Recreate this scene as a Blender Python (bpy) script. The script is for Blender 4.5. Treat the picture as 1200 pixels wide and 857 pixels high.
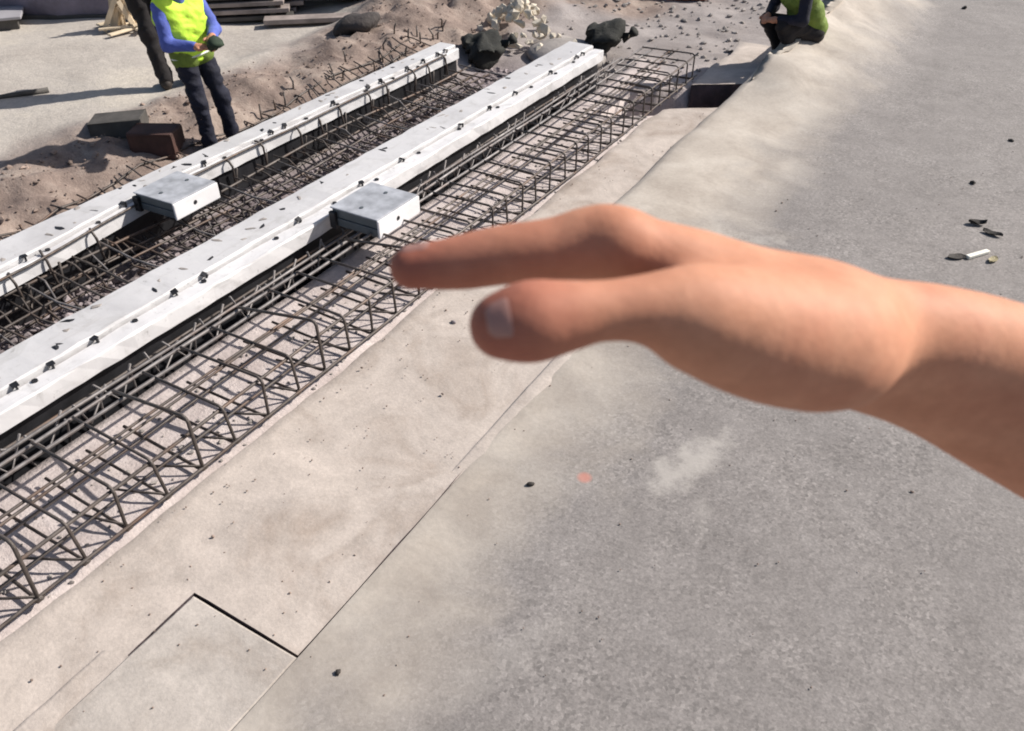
import bpy, bmesh, math, random
import numpy as np
from mathutils import Vector, Matrix

for o in list(bpy.data.objects):
    bpy.data.objects.remove(o)
SC = bpy.context.scene
COL = SC.collection
R = math.radians

# ------------------------------------------------------------------ camera
cd = bpy.data.cameras.new('camera')
cam = bpy.data.objects.new('camera', cd)
COL.objects.link(cam)
cam.location = (0, 0, 2.7)
cam.rotation_euler = (R(90 - 37.363), 0, R(30.448))
cd.sensor_width = 36.0
cd.lens = 28.8
cd.clip_start = 0.02
cd.clip_end = 2000
cd.dof.use_dof = True
cd.dof.focus_distance = 4.0
cd.dof.aperture_fstop = 14.0
SC.camera = cam

# ------------------------------------------------------------------ sky, sun, exposure
SUN_EL, SUN_AZ = 38.0, 39.0            # azimuth measured from +Y towards +X
w = bpy.data.worlds.new('World')
SC.world = w
w.use_nodes = True
nt = w.node_tree
sky = nt.nodes.new('ShaderNodeTexSky')
sky.sky_type = 'NISHITA'
sky.sun_disc = False
sky.sun_elevation = R(SUN_EL)
sky.sun_rotation = R(SUN_AZ)
sky.dust_density = 2.0
bg = nt.nodes['Background']
bg.inputs['Strength'].default_value = 0.078
nt.links.new(sky.outputs[0], bg.inputs['Color'])
sd = bpy.data.lights.new('sun', 'SUN')
sd.energy = 5.0
sd.angle = R(0.6)
sd.color = (1.0, 0.95, 0.88)
sun = bpy.data.objects.new('sun', sd)
COL.objects.link(sun)
sv = Vector((math.sin(R(SUN_AZ)) * math.cos(R(SUN_EL)), math.cos(R(SUN_AZ)) * math.cos(R(SUN_EL)), math.sin(R(SUN_EL))))
sun.rotation_euler = sv.to_track_quat('Z', 'Y').to_euler()
sun.location = sv * 30
SC.view_settings.view_transform = 'Standard'
SC.view_settings.look = 'None'
SC.view_settings.exposure = 0.30
SC.view_settings.gamma = 1.0
SC.cycles.filter_width = 1.9
SC.cycles.max_bounces = 6

rng = np.random.default_rng(7)
random.seed(7)

# ------------------------------------------------------------------ noise
_tab = np.random.default_rng(3).random((256, 256))
def vnoise(x, y):
    xi = np.floor(x).astype(int); yi = np.floor(y).astype(int)
    fx = x - xi; fy = y - yi
    fx = fx * fx * (3 - 2 * fx); fy = fy * fy * (3 - 2 * fy)
    a = _tab[xi % 256, yi % 256]; b = _tab[(xi + 1) % 256, yi % 256]
    c = _tab[xi % 256, (yi + 1) % 256]; d = _tab[(xi + 1) % 256, (yi + 1) % 256]
    return (a * (1 - fx) + b * fx) * (1 - fy) + (c * (1 - fx) + d * fx) * fy - .5
def fbm(x, y, f=1.0, n=4):
    s = 0; a = 1.0
    for i in range(n):
        s = s + a * vnoise(x * f + 17.3 * i, y * f + 5.1 * i); f *= 2.03; a *= .5
    return s
def sst(a, b, x):
    t = np.clip((x - a) / (b - a), 0, 1)
    return t * t * (3 - 2 * t)

# ------------------------------------------------------------------ materials
class NT:
    def __init__(s, name):
        s.m = bpy.data.materials.new(name); s.m.use_nodes = True
        s.t = s.m.node_tree; s.b = s.t.nodes['Principled BSDF']
    def n(s, typ, **kw):
        nd = s.t.nodes.new(typ)
        for k, v in kw.items():
            if k.startswith('_'): setattr(nd, k[1:], v)
            else:
                nd.inputs[int(k[1:]) if k[0] == 'i' and k[1:].isdigit() else k].default_value = v
        return nd
    def l(s, a, b): s.t.links.new(a, b)
    def coords(s):
        if not hasattr(s, 'tc'): s.tc = s.n('ShaderNodeTexCoord')
        return s.tc.outputs['Object']
    def noise(s, scale, detail=4, rough=.55, dist=0.0, vec=None):
        nd = s.n('ShaderNodeTexNoise', Scale=scale, Detail=detail, Roughness=rough, Distortion=dist)
        s.l(vec or s.coords(), nd.inputs['Vector']); return nd.outputs['Fac']
    def ramp(s, fac, stops):
        nd = s.n('ShaderNodeValToRGB')
        e = nd.color_ramp.elements
        while len(e) < len(stops): e.new(.5)
        for el, (p, c) in zip(e, stops):
            el.position = p; el.color = (c, c, c, 1) if isinstance(c, (int, float)) else tuple(c) + (1,)
        s.l(fac, nd.inputs[0]); return nd.outputs[0]
    def mix(s, fac, a, b, mode='MIX'):
        nd = s.n('ShaderNodeMix', _data_type='RGBA', _blend_type=mode)
        for i, v in ((0, fac), (6, a), (7, b)):
            if isinstance(v, (int, float)): nd.inputs[i].default_value = v
            elif isinstance(v, tuple): nd.inputs[i].default_value = v + (1,)
            else: s.l(v, nd.inputs[i])
        return nd.outputs[2]
    def math(s, op, a, b=0.0, c=None):
        nd = s.n('ShaderNodeMath', _operation=op)
        for i, v in enumerate((a, b) if c is None else (a, b, c)):
            if isinstance(v, (int, float)): nd.inputs[i].default_value = v
            else: s.l(v, nd.inputs[i])
        return nd.outputs[0]
    def attr(s, name):
        return s.n('ShaderNodeAttribute', _attribute_name=name).outputs['Fac']
    def sep(s):
        nd = s.n('ShaderNodeSeparateXYZ'); s.l(s.coords(), nd.inputs[0]); return nd.outputs
    def bump(s, h, strength=.5, dist=.01):
        nd = s.n('ShaderNodeBump', Strength=strength, Distance=dist)
        s.l(h, nd.inputs['Height']); s.l(nd.outputs[0], s.b.inputs['Normal'])
    def color(s, c):
        if isinstance(c, tuple): s.b.inputs['Base Color'].default_value = c + (1,)
        else: s.l(c, s.b.inputs['Base Color'])
    def rough(s, r):
        if isinstance(r, float): s.b.inputs['Roughness'].default_value = r
        else: s.l(r, s.b.inputs['Roughness'])

def simple(name, c, rough=.7, var=.25, scale=8.0, metal=0.0, bump=.3, bscale=40.0, bdist=.004):
    m = NT(name)
    n = m.noise(scale, 5, .6)
    d = tuple(x * (1 - var) for x in c); e = tuple(min(1, x * (1 + var)) for x in c)
    m.color(m.ramp(n, [(.3, d), (.7, e)]))
    m.rough(rough); m.b.inputs['Metallic'].default_value = metal
    if bump: m.bump(m.noise(bscale, 4), bump, bdist)
    return m.m

# deck concrete: grey, with a pale mortar margin along its left edge
def deck_material():
    m = NT('deck_concrete')
    x, y, z = m.sep()
    big = m.noise(1.3, 5, .6)
    mid = m.noise(6, 5, .65)
    fine = m.noise(95, 3, .7)
    grey = m.ramp(big, [(.3, (.190, .170, .159)), (.7, (.258, .233, .219))])
    grey = m.mix(.35, grey, m.ramp(mid, [(.35, (.165, .15, .143)), (.7, (.285, .262, .252))]))
    # exposed aggregate: pale and dark grains
    vor = m.n('ShaderNodeTexVoronoi', Scale=70.0); m.l(m.coords(), vor.inputs['Vector'])
    bw = m.n('ShaderNodeRGBToBW'); m.l(vor.outputs['Color'], bw.inputs[0])
    grain = m.ramp(bw.outputs[0], [(.18, .72), (.36, .96), (.64, 1.04), (.86, 1.34)])
    gm = m.ramp(m.noise(2.3, 3), [(.35, .35), (.65, .95)])
    grey = m.mix(gm, grey, m.mix(1.0, grey, grain, 'MULTIPLY'))
    # fine speckle
    grey = m.mix(.5, grey, m.mix(1.0, grey, m.ramp(fine, [(.3, .55), (.5, 1.0), (.72, 1.5)]), 'MULTIPLY'))
    # mortar margin
    edge = m.math('ADD', x, m.math('MULTIPLY', m.math('SUBTRACT', m.noise(1.7, 5, .6, .4), .5), 1.1))
    mask = m.ramp(m.math('ADD', m.math('MULTIPLY', edge, .75), 1.55), [(.36, 1.0), (.86, 0.0)])
    pale = m.ramp(m.noise(2.6, 5, .6, .5), [(.3, (.35, .30, .255)), (.52, (.45, .395, .34)), (.72, (.52, .465, .405))])
    pale = m.mix(.5, pale, m.mix(1.0, pale, m.ramp(m.noise(40, 4, .7), [(.3, .8), (.7, 1.15)]), 'MULTIPLY'))
    col = m.mix(mask, grey, pale)
    # two smears of spilt mortar
    for (sx, sy, ang, a, b, f) in ((-.69, 2.82, 1.25,  .34, .12, .55), (-.52, 2.52, 1.9, .14, .06, .2), (-1.2, 4.4, 1.3, .9, .3, .5), (-.9, 1.5, 1.2, .4, .10, .15)):
        c, s_ = math.cos(ang), math.sin(ang)
        dx = m.math('SUBTRACT', x, sx); dy = m.math('SUBTRACT', y, sy)
        wob = m.math('MULTIPLY', m.math('SUBTRACT', m.noise(9, 5, .65), .5), 2.2)
        u = m.math('DIVIDE', m.math('ADD', m.math('MULTIPLY', dx, c), m.math('MULTIPLY', dy, s_)), a)
        v = m.math('DIVIDE', m.math('SUBTRACT', m.math('MULTIPLY', dy, c), m.math('MULTIPLY', dx, s_)), b)
        d2 = m.math('ADD', m.math('ADD', m.math('MULTIPLY', u, u), m.math('MULTIPLY', v, v)), m.math('MULTIPLY', wob, 1.6))
        k = m.ramp(d2, [(.0, f), (1.0, 0.0)])
        col = m.mix(k, col, (.50, .46, .42))
    # faint red chalk spot
    dx = m.math('SUBTRACT', x, -1.073); dy = m.math('SUBTRACT', y, 2.484)
    d2 = m.math('DIVIDE', m.math('ADD', m.math('MULTIPLY', dx, dx), m.math('MULTIPLY', dy, dy)), .0016)
    col = m.mix(m.ramp(d2, [(.2, .75), (1.0, 0.0)]), col, (.50, .20, .15))
    m.color(col); m.rough(.85)
    h = m.mix(.5, m.noise(60, 5, .7), m.noise(12, 4, .6))
    m.bump(h, .3, .007)
    return m.m

def mortar_material(name='pale_mortar', base=(.43, .385, .335)):
    m = NT(name)
    n = m.noise(1.9, 7, .66, .9)
    c = m.ramp(n, [(.30, (base[0] * .74, base[1] * .70, base[2] * .67)), (.5, base), (.74, tuple(min(1, v * 1.2) for v in base))])
    n2 = m.noise(9, 5, .65, .3)
    c = m.mix(.5, c, m.mix(1.0, c, m.ramp(n2, [(.32, .78), (.68, 1.16)]), 'MULTIPLY'))
    c = m.mix(.5, c, m.mix(1.0, c, m.ramp(m.noise(70, 3, .7), [(.3, .8), (.7, 1.18)]), 'MULTIPLY'))
    m.color(c); m.rough(.9)
    m.bump(m.mix(.4, m.noise(10, 5, .6), m.noise(55, 4, .7)), .4, .012)
    return m.m

def ground_material():
    m = NT('site_ground')
    sand, dirt, pit, floor = (m.attr(k) for k in ('sand', 'dirt', 'pit', 'floor'))
    base = m.ramp(m.noise(1.8, 6, .65), [(.3, (.22, .19, .18)), (.7, (.37, .33, .315))])
    sandc = m.ramp(m.noise(.9, 6, .6, .6), [(.28, (.35, .31, .275)), (.5, (.46, .415, .37)), (.72, (.57, .51, .43))])
    sandc = m.mix(.4, sandc, m.mix(1.0, sandc, m.ramp(m.noise(14, 5, .7), [(.3, .75), (.7, 1.15)]), 'MULTIPLY'))
    dirtc = m.ramp(m.noise(3.2, 7, .68, .4), [(.3, (.13, .092, .078)), (.5, (.25, .19, .16)), (.72, (.40, .325, .275))])
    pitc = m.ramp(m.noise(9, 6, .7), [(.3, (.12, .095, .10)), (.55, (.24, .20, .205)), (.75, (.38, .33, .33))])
    floorc = m.ramp(m.noise(4, 6, .65), [(.3, (.44, .37, .35)), (.7, (.62, .545, .52))])
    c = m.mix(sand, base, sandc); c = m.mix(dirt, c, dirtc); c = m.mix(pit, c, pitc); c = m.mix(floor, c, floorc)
    c = m.mix(.5, c, m.mix(1.0, c, m.ramp(m.noise(38, 4, .7), [(.3, .72), (.7, 1.2)]), 'MULTIPLY'))
    m.color(c); m.rough(.95)
    m.bump(m.mix(.4, m.noise(14, 6, .65), m.noise(60, 4, .7)), .6, .03)
    return m.m

def white_material(name='white_paint', k=1.0):
    m = NT(name)
    c = m.ramp(m.noise(1.6, 6, .65, .4), [(.3, tuple(v * k for v in (.58, .565, .57))), (.55, tuple(v * k for v in (.70, .685, .69))), (.8, tuple(v * k for v in (.75, .735, .735)))])
    c = m.mix(m.ramp(m.noise(5.5, 6, .7, .8), [(.54, 0.0), (.74, .6)]), c, (.36, .345, .33))
    c = m.mix(m.ramp(m.noise(23, 4, .7), [(.62, 0.0), (.72, .55)]), c, (.22, .21, .20))
    mp = m.n('ShaderNodeMapping'); mp.inputs['Scale'].default_value = (14, 1.6, 14); m.l(m.coords(), mp.inputs['Vector'])
    c = m.mix(m.ramp(m.noise(1.5, 6, .7, .3, mp.outputs[0]), [(.55, 0.0), (.72, .5)]), c, (.40, .375, .36))
    m.color(c); m.rough(.55)
    m.bump(m.noise(18, 5, .6), .25, .006)
    return m.m

def rebar_material(name, dark, light, rust):
    m = NT(name)
    c = m.ramp(m.noise(16, 4, .6), [(.3, dark), (.7, light)])
    c = m.mix(m.ramp(m.noise(5, 4, .6), [(.5, 0.0), (.7, .6)]), c, rust)
    m.color(c); m.rough(.55); m.b.inputs['Metallic'].default_value = .35
    wv = m.n('ShaderNodeTexWave', Scale=45.0); m.l(m.coords(), wv.inputs['Vector'])
    m.bump(wv.outputs['Fac'], .4, .002)
    return m.m

def skin_material():
    m = NT('skin')
    red = m.attr('red')
    n = m.noise(40, 5, .6)
    c = m.ramp(n, [(.3, (.51, .235, .142)), (.7, (.61, .30, .19))])
    c = m.mix(m.ramp(m.noise(22, 5, .65, .8), [(.45, 0.0), (.75, .55)]), c, (.50, .20, .125))
    c = m.mix(red, c, (.37, .12, .082))
    c = m.mix(.35, c, m.mix(1.0, c, m.ramp(m.noise(160, 3, .7), [(.3, .85), (.7, 1.1)]), 'MULTIPLY'))
    m.color(c)
    b = m.b
    b.inputs['Roughness'].default_value = .62
    b.inputs['Specular IOR Level'].default_value = .22
    b.inputs['Subsurface Weight'].default_value = .05
    b.inputs['Subsurface Radius'].default_value = (.008, .003, .0015)
    b.inputs['Subsurface Scale'].default_value = .6
    m.bump(m.mix(.5, m.noise(260, 4, .65), m.noise(75, 4, .6, 1.2)), .35, .0012)
    return m.m

M = dict(
    deck=deck_material(), mortar=mortar_material('ledge_mortar', (.475, .41, .362)),
    slab=mortar_material('slab_concrete', (.475, .425, .385)), slab_b=mortar_material('slab_concrete_b', (.435, .388, .348)),
    ground=ground_material(), white=white_material(), white_d=white_material('dirty_white_paint', .82), skin=skin_material(),
    rebar=rebar_material('rebar', (.055, .045, .04), (.125, .105, .095), (.17, .095, .06)),
    rebar_l=rebar_material('worn_rebar', (.11, .10, .10), (.26, .24, .235), (.16, .11, .09)),
    cut_shade=simple('shaded_cut_side', (.085, .062, .066), .95, .45, 6, 0, .7, 25, .02),
    steel=simple('dark_steel', (.03, .03, .034), .5, .4, 6, .5),
    boxgrey=simple('box_grey', (.36, .37, .40), .6, .32, 9, 0, .2, 30),
    boxdark=simple('box_dark', (.10, .115, .125), .5, .2, 7, 0, .2, 30),  # darker than the lid: shade on the box front put into the colour
    boxwhite=simple('box_white', (.80, .78, .79), .5, .08, 7, 0, .2, 30),
    black=simple('black_hole', (.01, .01, .012), .8, .2),
    stone=simple('trench_stone', (.27, .23, .235), .9, .45, 5, 0, .6, 30, .01),
    clod=simple('brown_clod', (.24, .18, .15), .95, .5, 5, 0, .6, 30, .01),
    palestone=simple('pale_rubble', (.62, .55, .45), .9, .25, 4, 0, .6, 25, .01),
    rock=simple('dark_rock', (.055, .045, .042), .85, .5, 4, 0, .8, 20, .02),
    wood=simple('grey_plank', (.27, .225, .205), .8, .35, 6, 0, .5, 40),
    darkwood=simple('dark_timber', (.075, .068, .062), .8, .35, 6, 0, .5, 40),
    brown=simple('brown_timber', (.075, .035, .027), .8, .35, 6, 0, .5, 40),
    palewood=simple('pale_wood', (.62, .51, .37), .75, .25, 5, 0, .4, 40),
    sheet=simple('grey_sheet', (.33, .315, .335), .5, .15, 3, 0, .2, 15),
    tarp=simple('purple_tarp', (.19, .16, .20), .6, .3, 4, 0, .5, 12, .02),
    brick=simple('brick_red', (.38, .16, .10), .85, .3, 6, 0, .5, 40),
    rag=simple('dark_sacking', (.02, .02, .017), .9, .5, 7, 0, .8, 40, .01),
    concrete=simple('grey_hump', (.30, .27, .25), .9, .25, 4, 0, .6, 25, .01),
    neon=simple('neon_cloth', (.56, .86, .06), .7, .1, 9, 0, .5, 25, .01),
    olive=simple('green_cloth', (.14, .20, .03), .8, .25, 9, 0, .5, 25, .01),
    blue=simple('blue_cloth', (.085, .12, .42), .8, .25, 9, 0, .5, 25, .01),
    navy=simple('navy_cloth', (.008, .009, .022), .85, .4, 9, 0, .5, 25, .01),
    blackcloth=simple('black_cloth', (.013, .010, .011), .85, .4, 9, 0, .5, 25, .01),
    greycloth=simple('grey_cloth', (.10, .10, .105), .85, .3, 9, 0, .5, 25, .01),
    strip=simple('reflective_strip', (.62, .66, .60), .4, .1, 9),
    hair=simple('hair', (.015, .011, .009), .7, .4, 30),
    boot=simple('boot_leather', (.03, .022, .018), .7, .4, 20),
    glove=simple('dark_glove', (.02, .035, .02), .85, .4, 20),
    nail=simple('nail', (.40, .205, .165), .5, .06, 60, 0, .1, 200, .0005),
    foam=simple('white_foam', (.85, .82, .72), .7, .08, 30),
    leaf=simple('dry_leaf', (.04, .033, .028), .8, .4, 60),
    tan=simple('tan_scrap', (.34, .29, .17), .8, .3, 60),
)

# ------------------------------------------------------------------ object helpers
def link(name, me, mat, parent=None, smooth=False):
    o = bpy.data.objects.new(name, me)
    COL.objects.link(o)
    if mat is not None and len(me.materials) == 0: me.materials.append(mat)
    if smooth:
        me.polygons.foreach_set('use_smooth', [True] * len(me.polygons))
    if parent is not None: o.parent = parent
    return o
def mesh(name, v, f):
    me = bpy.data.meshes.new(name)
    me.from_pydata([tuple(map(float, p)) for p in v], [], f)
    me.update()
    return me
def thing(name, label, cat, loc=(0, 0, 0), rz=0.0, group=None):
    o = bpy.data.objects.new(name, None); COL.objects.link(o)
    o.location = loc; o.rotation_euler = (0, 0, rz)
    return tag(o, label, cat, group)
def tag(o, label, cat, group=None):
    o['label'] = label; o['category'] = cat
    if group: o['group'] = group
    return o
def struct(o): o['kind'] = 'structure'; return o
def stuff(o): o['kind'] = 'stuff'; return o

class MB:
    """collects verts and faces"""
    def __init__(s): s.v = []; s.f = []
    def add(s, v, f):
        b = len(s.v); s.v += [tuple(p) for p in v]; s.f += [tuple(i + b for i in q) for q in f]
    def tube(s, pts, r, n=6, cap=True):
        pts = [Vector(p) for p in pts]
        rings = []; up = None
        for i, p in enumerate(pts):
            t = (pts[min(i + 1, len(pts) - 1)] - pts[max(i - 1, 0)]).normalized()
            if up is None:
                up = t.orthogonal().normalized()
            up = (up - t * up.dot(t))
            up = up.normalized() if up.length > 1e-6 else t.orthogonal().normalized()
            sd_ = t.cross(up)
            rr = r[i] if isinstance(r, (list, tuple)) else r
            rings.append([p + (up * math.cos(a) + sd_ * math.sin(a)) * rr for a in (2 * math.pi * k / n for k in range(n))])
        v = [q for rg in rings for q in rg]; f = []
        for i in range(len(rings) - 1):
            for k in range(n):
                a = i * n + k; b = i * n + (k + 1) % n
                f.append((a, b, b + n, a + n))
        if cap:
            f.append(tuple(range(n - 1, -1, -1))); L = (len(rings) - 1) * n; f.append(tuple(range(L, L + n)))
        s.add(v, f)
    def box(s, c, size, rz=0.0, rx=0.0, ry=0.0, bev=0.0):
        bm = bmesh.new()
        bmesh.ops.create_cube(bm, size=1.0)
        bmesh.ops.scale(bm, vec=size, verts=bm.verts)
        if bev: bmesh.ops.bevel(bm, geom=bm.edges[:], offset=bev, segments=2, profile=.6, affect='EDGES')
        mt = Matrix.Translation(c) @ Matrix.Rotation(rz, 4, 'Z') @ Matrix.Rotation(ry, 4, 'Y') @ Matrix.Rotation(rx, 4, 'X')
        bmesh.ops.transform(bm, matrix=mt, verts=bm.verts)
        bm.verts.index_update()
        s.add([tuple(x.co) for x in bm.verts], [[q.index for q in x.verts] for x in bm.faces]); bm.free()
    def rock(s, c, size, seed, sub=1, rough=.25):
        v, f = ico(sub)
        rg = np.random.default_rng(seed)
        a = rg.normal(size=(4, 3)) * 2.2; ph = rg.random(4) * 6
        d = 1 + rough * np.sum(np.sin(v @ a.T + ph), axis=1) / 1.6
        p = v * d[:, None] * np.array(size)
        q = rg.random() * 6.28
        cq, sq = math.cos(q), math.sin(q)
        p = np.stack([p[:, 0] * cq - p[:, 1] * sq, p[:, 0] * sq + p[:, 1] * cq, p[:, 2]], 1) + np.array(c)
        s.add(p.tolist(), f)
    def build(s, name, mat, parent=None, smooth=False):
        return link(name, mesh(name, s.v, s.f), mat, parent, smooth)
_ico = {}
def ico(sub):
    if sub not in _ico:
        bm = bmesh.new(); bmesh.ops.create_icosphere(bm, subdivisions=sub, radius=1.0)
        bm.verts.index_update()
        _ico[sub] = (np.array([tuple(q.co) for q in bm.verts]), [tuple(x.index for x in q.verts) for q in bm.faces]); bm.free()
    return _ico[sub]
def box_obj(name, c, size, mat, parent=None, rz=0, rx=0, ry=0, bev=.006):
    m = MB(); m.box(c, size, rz, rx, ry, bev); return m.build(name, mat, parent)
def tube_obj(name, pts, r, mat, parent=None, n=8):
    m = MB(); m.tube(pts, r, n); return m.build(name, mat, parent, True)
def copy(o, parent=None, loc=None):
    c = o.copy(); COL.objects.link(c)
    if parent is not None: c.parent = parent
    if loc is not None: c.location = loc
    return c

# ---- smooth-union distance field -> mesh
def field(prims, h, k, cutters=(), bounds=None):
    P = np.array([[*q[0], q[2]] for q in (bounds or prims)] + [[*q[1], q[3]] for q in (bounds or prims)])
    lo = (P[:, :3] - P[:, 3:]).min(0) - k - 3 * h; hi = (P[:, :3] + P[:, 3:]).max(0) + k + 3 * h
    n = np.ceil((hi - lo) / h).astype(int) + 1
    vol = np.full(n, 1.0, np.float32)
    ax = [(lo[i] + h * np.arange(n[i])).astype(np.float32) for i in range(3)]
    k0 = k
    for pr in prims:
        a, b, ra, rb = pr[:4]; k = pr[4] if len(pr) > 4 else k0
        a = np.array(a, float); b = np.array(b, float); rm = max(ra, rb) + max(k, k0) + 3 * h
        l = np.maximum(np.floor((np.minimum(a, b) - rm - lo) / h).astype(int), 0)
        u = np.minimum(np.ceil((np.maximum(a, b) + rm - lo) / h).astype(int) + 1, n)
        X = ax[0][l[0]:u[0], None, None]; Y = ax[1][None, l[1]:u[1], None]; Z = ax[2][None, None, l[2]:u[2]]
        ab = b - a; L = max(ab @ ab, 1e-9)
        t = np.clip(((X - a[0]) * ab[0] + (Y - a[1]) * ab[1] + (Z - a[2]) * ab[2]) / L, 0, 1)
        d = np.sqrt((X - a[0] - t * ab[0]) ** 2 + (Y - a[1] - t * ab[1]) ** 2 + (Z - a[2] - t * ab[2]) ** 2) - (ra + t * (rb - ra))
        s = vol[l[0]:u[0], l[1]:u[1], l[2]:u[2]]
        hh = np.maximum(k - np.abs(s - d), 0) / k
        vol[l[0]:u[0], l[1]:u[1], l[2]:u[2]] = np.minimum(s, d) - hh * hh * k * .25
    for fn in cutters:
        vol = np.maximum(vol, fn(ax[0][:, None, None], ax[1][None, :, None], ax[2][None, None, :]))
    return vol, lo, h
def surface(vol, lo, h):
    ins = vol < 0
    n = np.array(vol.shape) - 1
    c = [(i, j, k) for i in (0, 1) for j in (0, 1) for k in (0, 1)]
    sl = lambda a, i, j, k: a[i:i + n[0], j:j + n[1], k:k + n[2]]
    cnt = sum(sl(ins, *q).astype(np.int8) for q in c)
    act = (cnt > 0) & (cnt < 8)
    idx = np.argwhere(act)
    vid = np.full(act.shape, -1, np.int64); vid[act] = np.arange(len(idx))
    pos = np.zeros((len(idx), 3)); wt = np.zeros(len(idx))
    for axis in range(3):
        e = np.eye(3, dtype=int)[axis]
        for q in c:
            if q[axis]: continue
            a = idx + np.array(q); b = a + e
            va = vol[a[:, 0], a[:, 1], a[:, 2]]; vb = vol[b[:, 0], b[:, 1], b[:, 2]]
            cr = (va < 0) != (vb < 0)
            t = np.where(cr, va / np.where(cr, va - vb, 1), 0)
            pos += np.where(cr[:, None], np.array(q) + t[:, None] * e, 0); wt += cr
    pos = (idx + pos / wt[:, None]) * h + lo
    faces = []
    for axis in range(3):
        e = np.eye(3, dtype=int)[axis]; u = np.eye(3, dtype=int)[(axis + 1) % 3]; v = np.eye(3, dtype=int)[(axis + 2) % 3]
        m = [slice(1, n[0]), slice(1, n[1]), slice(1, n[2])]; m[axis] = slice(0, n[axis])
        m2 = list(m); m2[axis] = slice(1, n[axis] + 1)
        A = ins[tuple(m)]; B = ins[tuple(m2)]
        st = np.array([s_.start for s_ in m])
        for cond, flip in ((A & ~B, False), (~A & B, True)):
            p = np.argwhere(cond) + st
            if not len(p): continue
            g_ = lambda d: vid[tuple((p - d).T)]
            q = [g_(u + v), g_(v), g_(0 * u), g_(u)]
            if flip: q = q[::-1]
            faces.append(np.stack(q, 1))
    return pos, np.concatenate(faces).tolist()
def relax(pos, faces, it=2):
    f = np.array(faces)
    e = np.concatenate([f[:, [0, 1]], f[:, [1, 2]], f[:, [2, 3]], f[:, [3, 0]]])
    for lam in (.5, -.52) * it:
        s = np.zeros_like(pos); n = np.zeros(len(pos))
        for a, b in ((0, 1), (1, 0)):
            np.add.at(s, e[:, a], pos[e[:, b]]); np.add.at(n, e[:, a], 1)
        pos = pos + lam * (s / np.maximum(n, 1)[:, None] - pos)
    return pos
def blob(name, prims, h, k, mat, parent=None, it=3, folds=0.0):
    p, f = surface(*field(prims, h, k))
    p = relax(p, f, it)
    if folds:
        c = p.mean(0); d = p - c; d[:, 2] = 0; d /= np.linalg.norm(d, axis=1)[:, None] + 1e-6
        p = p + d * (folds * (fbm(p[:, 0] * 1.3 + p[:, 2] * 1.9, p[:, 1] * 1.3 + p[:, 2] * .8, 7, 3) - .2 * np.abs(np.sin(p[:, 2] * 34 + 9 * p[:, 0] + 7 * p[:, 1]))))[:, None]
    return link(name, mesh(name, p, f), mat, parent, True)
def chain(pts):
    return [(p[:3], q[:3], p[3], q[3]) for p, q in zip(pts[:-1], pts[1:])]

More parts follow.
